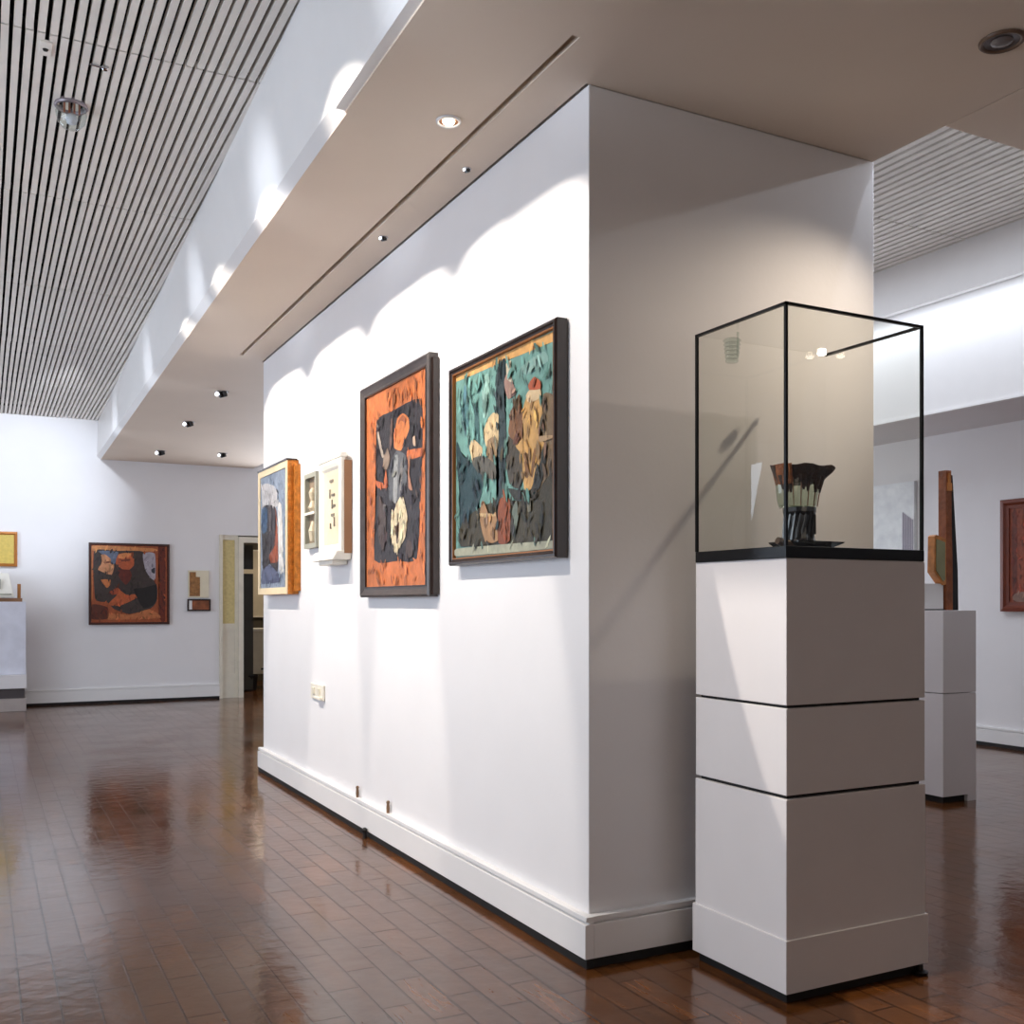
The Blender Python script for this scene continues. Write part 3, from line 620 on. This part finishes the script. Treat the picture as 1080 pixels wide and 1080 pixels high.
L_ = [cp(-0.005,0.075,0.055,0.143), cp(-0.006,0.082,0.06,0.16), cp(-0.005,0.088,0.065,0.20), cp(0.004,0.10,0.07,0.235), cp(0.02,0.125,0.075,0.262), cp(0.026,0.140,0.078,0.272)]
rings(bm, L_, cap1=False); cup_ = link('cup', bm, CUP, t, smooth=True)
CR = mat('brown_crust', (52,32,20), 0.7, var=0.6, nscale=30, bump=1.0, bscale=120)
bm = B()
rings(bm, [cp(0.0,0.092,0.066,0.222), cp(0.010,0.112,0.073,0.245), cp(0.022,0.134,0.080,0.264), cp(0.027,0.145,0.082,0.278), cp(0.02,0.120,0.066,0.276), cp(0.01,0.095,0.05,0.255)])
for k in range(10):
    a = random.uniform(3.3,6.2); tube(bm, (0.088*math.cos(a),0.064*math.sin(a),0.245), (0.078*math.cos(a),0.059*math.sin(a),0.205-random.uniform(0,0.02)), 0.012, 0.003, 7)
cr_ = link('crust', bm, CR, cup_)
OC = mat('orange_brown_fibre', (150,86,42), 0.7, var=0.4, nscale=40, bump=1, bscale=150)
bm = B()
for k in range(12):
    a = 2.7+k*0.09; tube(bm, (0.096*math.cos(a)-0.0,0.070*math.sin(a)-0.01,0.275+0.004*(k%2)), (0.080*math.cos(a),0.066*math.sin(a)-0.008,0.215), 0.009, 0.005, 7)
o = link('fibre_tuft', bm, OC, cup_); o['label'] = 'orange-brown fibre tuft'
for a in (3.5,3.9,4.25,4.6,5.0,5.4):
    bm = B(); tube(bm, (0.088*math.cos(a),0.064*math.sin(a),0.235), (0.071*math.cos(a),0.052*math.sin(a),0.145), 0.0025, 0.002, 6); link('rib', bm, BRN, cup_)
bm = B(); tube(bm, (-0.115,-0.03,0.03), (-0.045,-0.03,0.012), 0.012, 0.018, 10); tube(bm, (-0.085,-0.03,0.022), (-0.075,-0.03,0.04), 0.004); link('spout', bm, mat('grey_brown_metal', (90,74,62), 0.4, metal=0.6), t)

# ------------------------------------------------------------------ second plinth and sculpture, right gallery
t = thing('display_plinth', 'narrow white plinth in the right gallery carrying the upright wooden sculpture', 'plinth', (5.24,4.44,0))
bm = B(); box(bm, (-0.145,-0.2,0.66), (0.145,0.22,1.155)); link('upper_block', bm, PLIN, t, bevel=0.002)
bm = B(); box(bm, (-0.145,-0.2,0.04), (0.145,0.22,0.655)); link('lower_block', bm, PLIN, t, bevel=0.002)
bm = B(); box(bm, (-0.12,-0.175,0.0), (0.12,0.2,0.045)); o = link('recessed_base', bm, DARK, t); o['label'] = 'black recessed base'
bm = B(); box(bm, (0.07,-0.2,0.0), (0.145,-0.13,0.042)); link('foot', bm, PLIN, t)
t = thing('wooden_sculpture', 'tall upright wooden plank sculpture with a black back and small mirror on the narrow plinth', 'sculpture', (5.33,4.42,1.155))
WD = mat('carved_brown_wood', (136,74,36), 0.45, var=0.35, nscale=14, bump=0.6, bscale=40)
WD2 = mat('light_tan_wood', (190,122,62), 0.45, var=0.3, nscale=20)
bm = B(); rings(bm, [[(-0.028,-0.03,z),(0.024+k,-0.03,z),(0.024+k,0.03,z),(-0.028,0.03,z)] for z, k in ((0.0,0.01),(0.3,0.008),(0.5,0.0),(0.72,-0.002),(0.86,-0.004),(0.868,-0.004))]); link('plank', bm, WD, t, bevel=0.003)
bm = B(); box(bm, (-0.02,-0.036,0.74), (0.018,-0.03,0.79)); box(bm, (-0.012,-0.038,0.79), (0.004,-0.03,0.85)); link('carving', bm, WD2, t)
bm = B(); rings(bm, [[(0.024,-0.024,z),(0.024+k,-0.024,z),(0.024+k,0.05,z),(0.024,0.05,z)] for z, k in ((0.0,0.065),(0.25,0.06),(0.5,0.04),(0.75,0.02),(0.84,0.012))]); o = link('back_blade', bm, BLK, t); o['label'] = 'black back blade'
fr = [(-0.13,0.455),(-0.115,0.465),(-0.028,0.44),(-0.028,0.16),(-0.055,0.155),(-0.135,0.235)]
bm = B(); rings(bm, [[(u,-0.03,v) for u, v in fr], [(u,0.02,v) for u, v in fr]]); link('mirror_frame', bm, WD2, t)
fi = [(-0.118,0.44),(-0.04,0.42),(-0.04,0.19),(-0.058,0.18),(-0.12,0.245)]
bm = B(); rings(bm, [[(u,-0.034,v) for u, v in fi], [(u,-0.028,v) for u, v in fi]]); o = link('mirror', bm, mat('sage_mirror', (150,148,112), 0.2, metal=0.4), t); o['label'] = 'dull sage-green mirror'
t = thing('support_block', 'white block under the small mirror on the narrow plinth', 'block', (5.205,4.46,1.155))
bm = B(); box(bm, (-0.085,-0.06,0.0), (0.085,0.1,0.165)); link('body', bm, TRIM, t, bevel=0.003)
bm = B(); box(bm, (-0.088,-0.063,0.0), (0.088,0.1,0.008)); link('foot_line', bm, DARK, t)

# right wall pictures
t = thing('framed_painting', 'rust-brown painting in a red-brown wooden frame on the right wall', 'painting', (7.529,5.16,1.13), MR)
RW = mat('red_brown_frame', (112,48,26), 0.35, var=0.15)
bm = B(); ring_frame(bm, 1.0, 0.92, [(0,0.0),(0,0.05),(0.03,0.055),(0.05,0.04),(0.075,0.04),(0.075,0.0)]); link('frame', bm, RW, t)
canvas(t, -0.426, 0.074, 0.426, 0.846, 0.03, (158,66,30), [((118,44,22), [(-0.40,0.12),(-0.40,0.80),(-0.36,0.80),(-0.36,0.12)]), ((184,92,48), [(-0.2,0.2),(-0.1,0.5),(0.0,0.3),(0.1,0.6),(0.05,0.15)]), ((150,110,90), [(-0.36,0.08),(-0.34,0.16),(0.3,0.15),(0.42,0.08)])])
t = thing('white_canvas', 'large pale textured canvas on the right wall seen through the glass case', 'painting', (7.529,6.92,1.67), MR)
bm = B(); box(bm, (-0.36,-0.035,0.0), (0.37,-0.002,0.635)); link('canvas', bm, mat('pale_blue_white_canvas', (238,240,246), 0.5, var=0.12, nscale=10, bump=0.5, bscale=20), t)
bm = B()
for k in range(7): box(bm, (0.24+k*0.018,-0.042,0.01), (0.248+k*0.018,-0.034,0.36-0.012*k))
o = link('ridge', bm, mat('lilac_grey_ridge', (176,168,184), 0.5), t); o['label'] = 'lilac grey ridges at its right'

# ------------------------------------------------------------------ ceiling fittings
def downlight(x, y, z, r, label, lit, group='recessed downlights in the soffit', lensm=None):
    t = thing('recessed_downlight', label, 'ceiling light', (x,y,z), 0, group)
    bm = B(); rings(bm, [circ((0,0),rr,zz,32) for rr, zz in ((r,-0.001),(r,-0.006),(r*0.93,-0.010),(r*0.80,-0.008),(r*0.76,-0.001))], False, False); link('trim_ring', bm, lensm or TRIM, t, smooth=True)
    bm = B(); lathe(bm, (0,0), [(r*0.77,-0.0045),(r*0.5,-0.004),(r*0.45,-0.002)], 28, False); link('reflector', bm, BRONZE if lit else mat('dull_reflector', (104,98,98), 0.3, metal=0.5), t, smooth=True)
    bm = B(); lathe(bm, (0,0), [(r*0.5,-0.0045),(r*0.42,-0.010),(r*0.2,-0.013)], 20, False); link('lamp', bm, LAMPON if lit else mat('dull_lens', (120,112,110), 0.25), t, smooth=True)
downlight(1.479, 3.344, 2.92, 0.045, 'lit downlight in the soffit beside the long slot', True)
downlight(2.77, 2.09, 2.92, 0.066, 'large unlit downlight with a brown ring at the upper right of the soffit', False, lensm=mat('brown_ring', (108,84,66), 0.4))
def eyeball(x, y, z, s, label):
    t = thing('eyeball_spotlight', label, 'ceiling light', (x,y,z), 0, 'small spotlights in the soffit')
    bm = B(); rings(bm, [circ((0,0),rr,zz,20) for rr, zz in ((s,-0.001),(s,-0.004),(s*0.8,-0.005),(s*0.78,-0.001))], False, False); link('ring', bm, CHROME, t)
    bm = B(); d = Vector((0.35,0.1,-1)).normalized(); a = Vector((0,0,0.0)); tube(bm, a, a+d*s*0.85, s*0.72, s*0.60, 20); link('body', bm, BG, t)
    bm = B(); a = Vector((-0.62*s,-0.2*s,-0.35*s)); tube(bm, a, a+Vector((-0.3*s,-0.1*s,-0.3*s)), s*0.30, s*0.26, 12); link('lamp', bm, LAMPDIM, t)
for x, y, s, lb in ((1.738,8.48,0.055,'nearest small black spotlight in the far part of the soffit'), (1.749,10.04,0.055,'middle small black spotlight in the far part of the soffit'), (1.80,12.1,0.06,'farthest small black spotlight, the left one near the end wall'), (2.46,11.97,0.055,'small black spotlight, the right one near the end wall'),
                    (1.706,3.68,0.018,'tiny black fitting between the slot and the long wall, nearer one'), (1.677,4.55,0.022,'tiny black fitting between the slot and the long wall, farther one')):
    eyeball(x, y, 2.92, s, lb)
# glass lamp and little plate in the slatted ceiling
t = thing('glass_ceiling_lamp', 'round clear glass lamp set in the slatted ceiling', 'ceiling light', (0.35,4.87,3.38))
bm = B(); rings(bm, [circ((0,0),rr,zz,32) for rr, zz in ((0.066,0.01),(0.07,-0.008),(0.062,-0.016),(0.056,-0.006),(0.056,0.01))], False, False); link('ring', bm, mat('grey_lilac_metal', (150,140,146), 0.3, metal=0.6), t, smooth=True)
bm = B(); lathe(bm, (0,0), [(0.060,-0.008),(0.064,-0.04),(0.056,-0.075),(0.034,-0.100),(0.010,-0.108)], 28, False); link('glass_dome', bm, GLASS2, t, smooth=True)
bm = B()
for k in range(4): box(bm, (-0.034+k*0.02,-0.04,-0.05), (-0.026+k*0.02,-0.03,-0.004))
link('filament_bar', bm, mat('copper_bar', (170,100,70), 0.4, metal=0.4), t)
bm = B(); lathe(bm, (0.0,-0.02), [(0.018,-0.05),(0.026,-0.07),(0.020,-0.088),(0.006,-0.094)], 16); link('bulb', bm, mat('white_bulb', (225,225,235), 0.2), t, smooth=True)
t = thing('ceiling_plate', 'small pale square plate with a dark centre fixed between the ceiling slats', 'plate', (0.224,4.409,3.38))
bm = B(); box(bm, (-0.022,-0.055,-0.008), (0.022,0.055,0.004)); link('plate', bm, SLAT, t, bevel=0.002)
bm = B(); lathe(bm, (0,0), [(0.011,-0.008),(0.009,-0.013)], 12); link('hole', bm, DARK, t)
t = thing('ceiling_clip', 'small grey metal clip on the ceiling slats above the glass lamp', 'clip', (0.42,4.45,3.38))
bm = B(); tube(bm, (-0.03,0,-0.006), (0.02,0.005,-0.006), 0.005, n=8); link('bar', bm, CHROME, t)
bm = B(); lathe(bm, (0.028,0.005), [(0.014,0.0),(0.014,-0.012),(0.008,-0.016)], 12); link('cap', bm, CHROME, t)
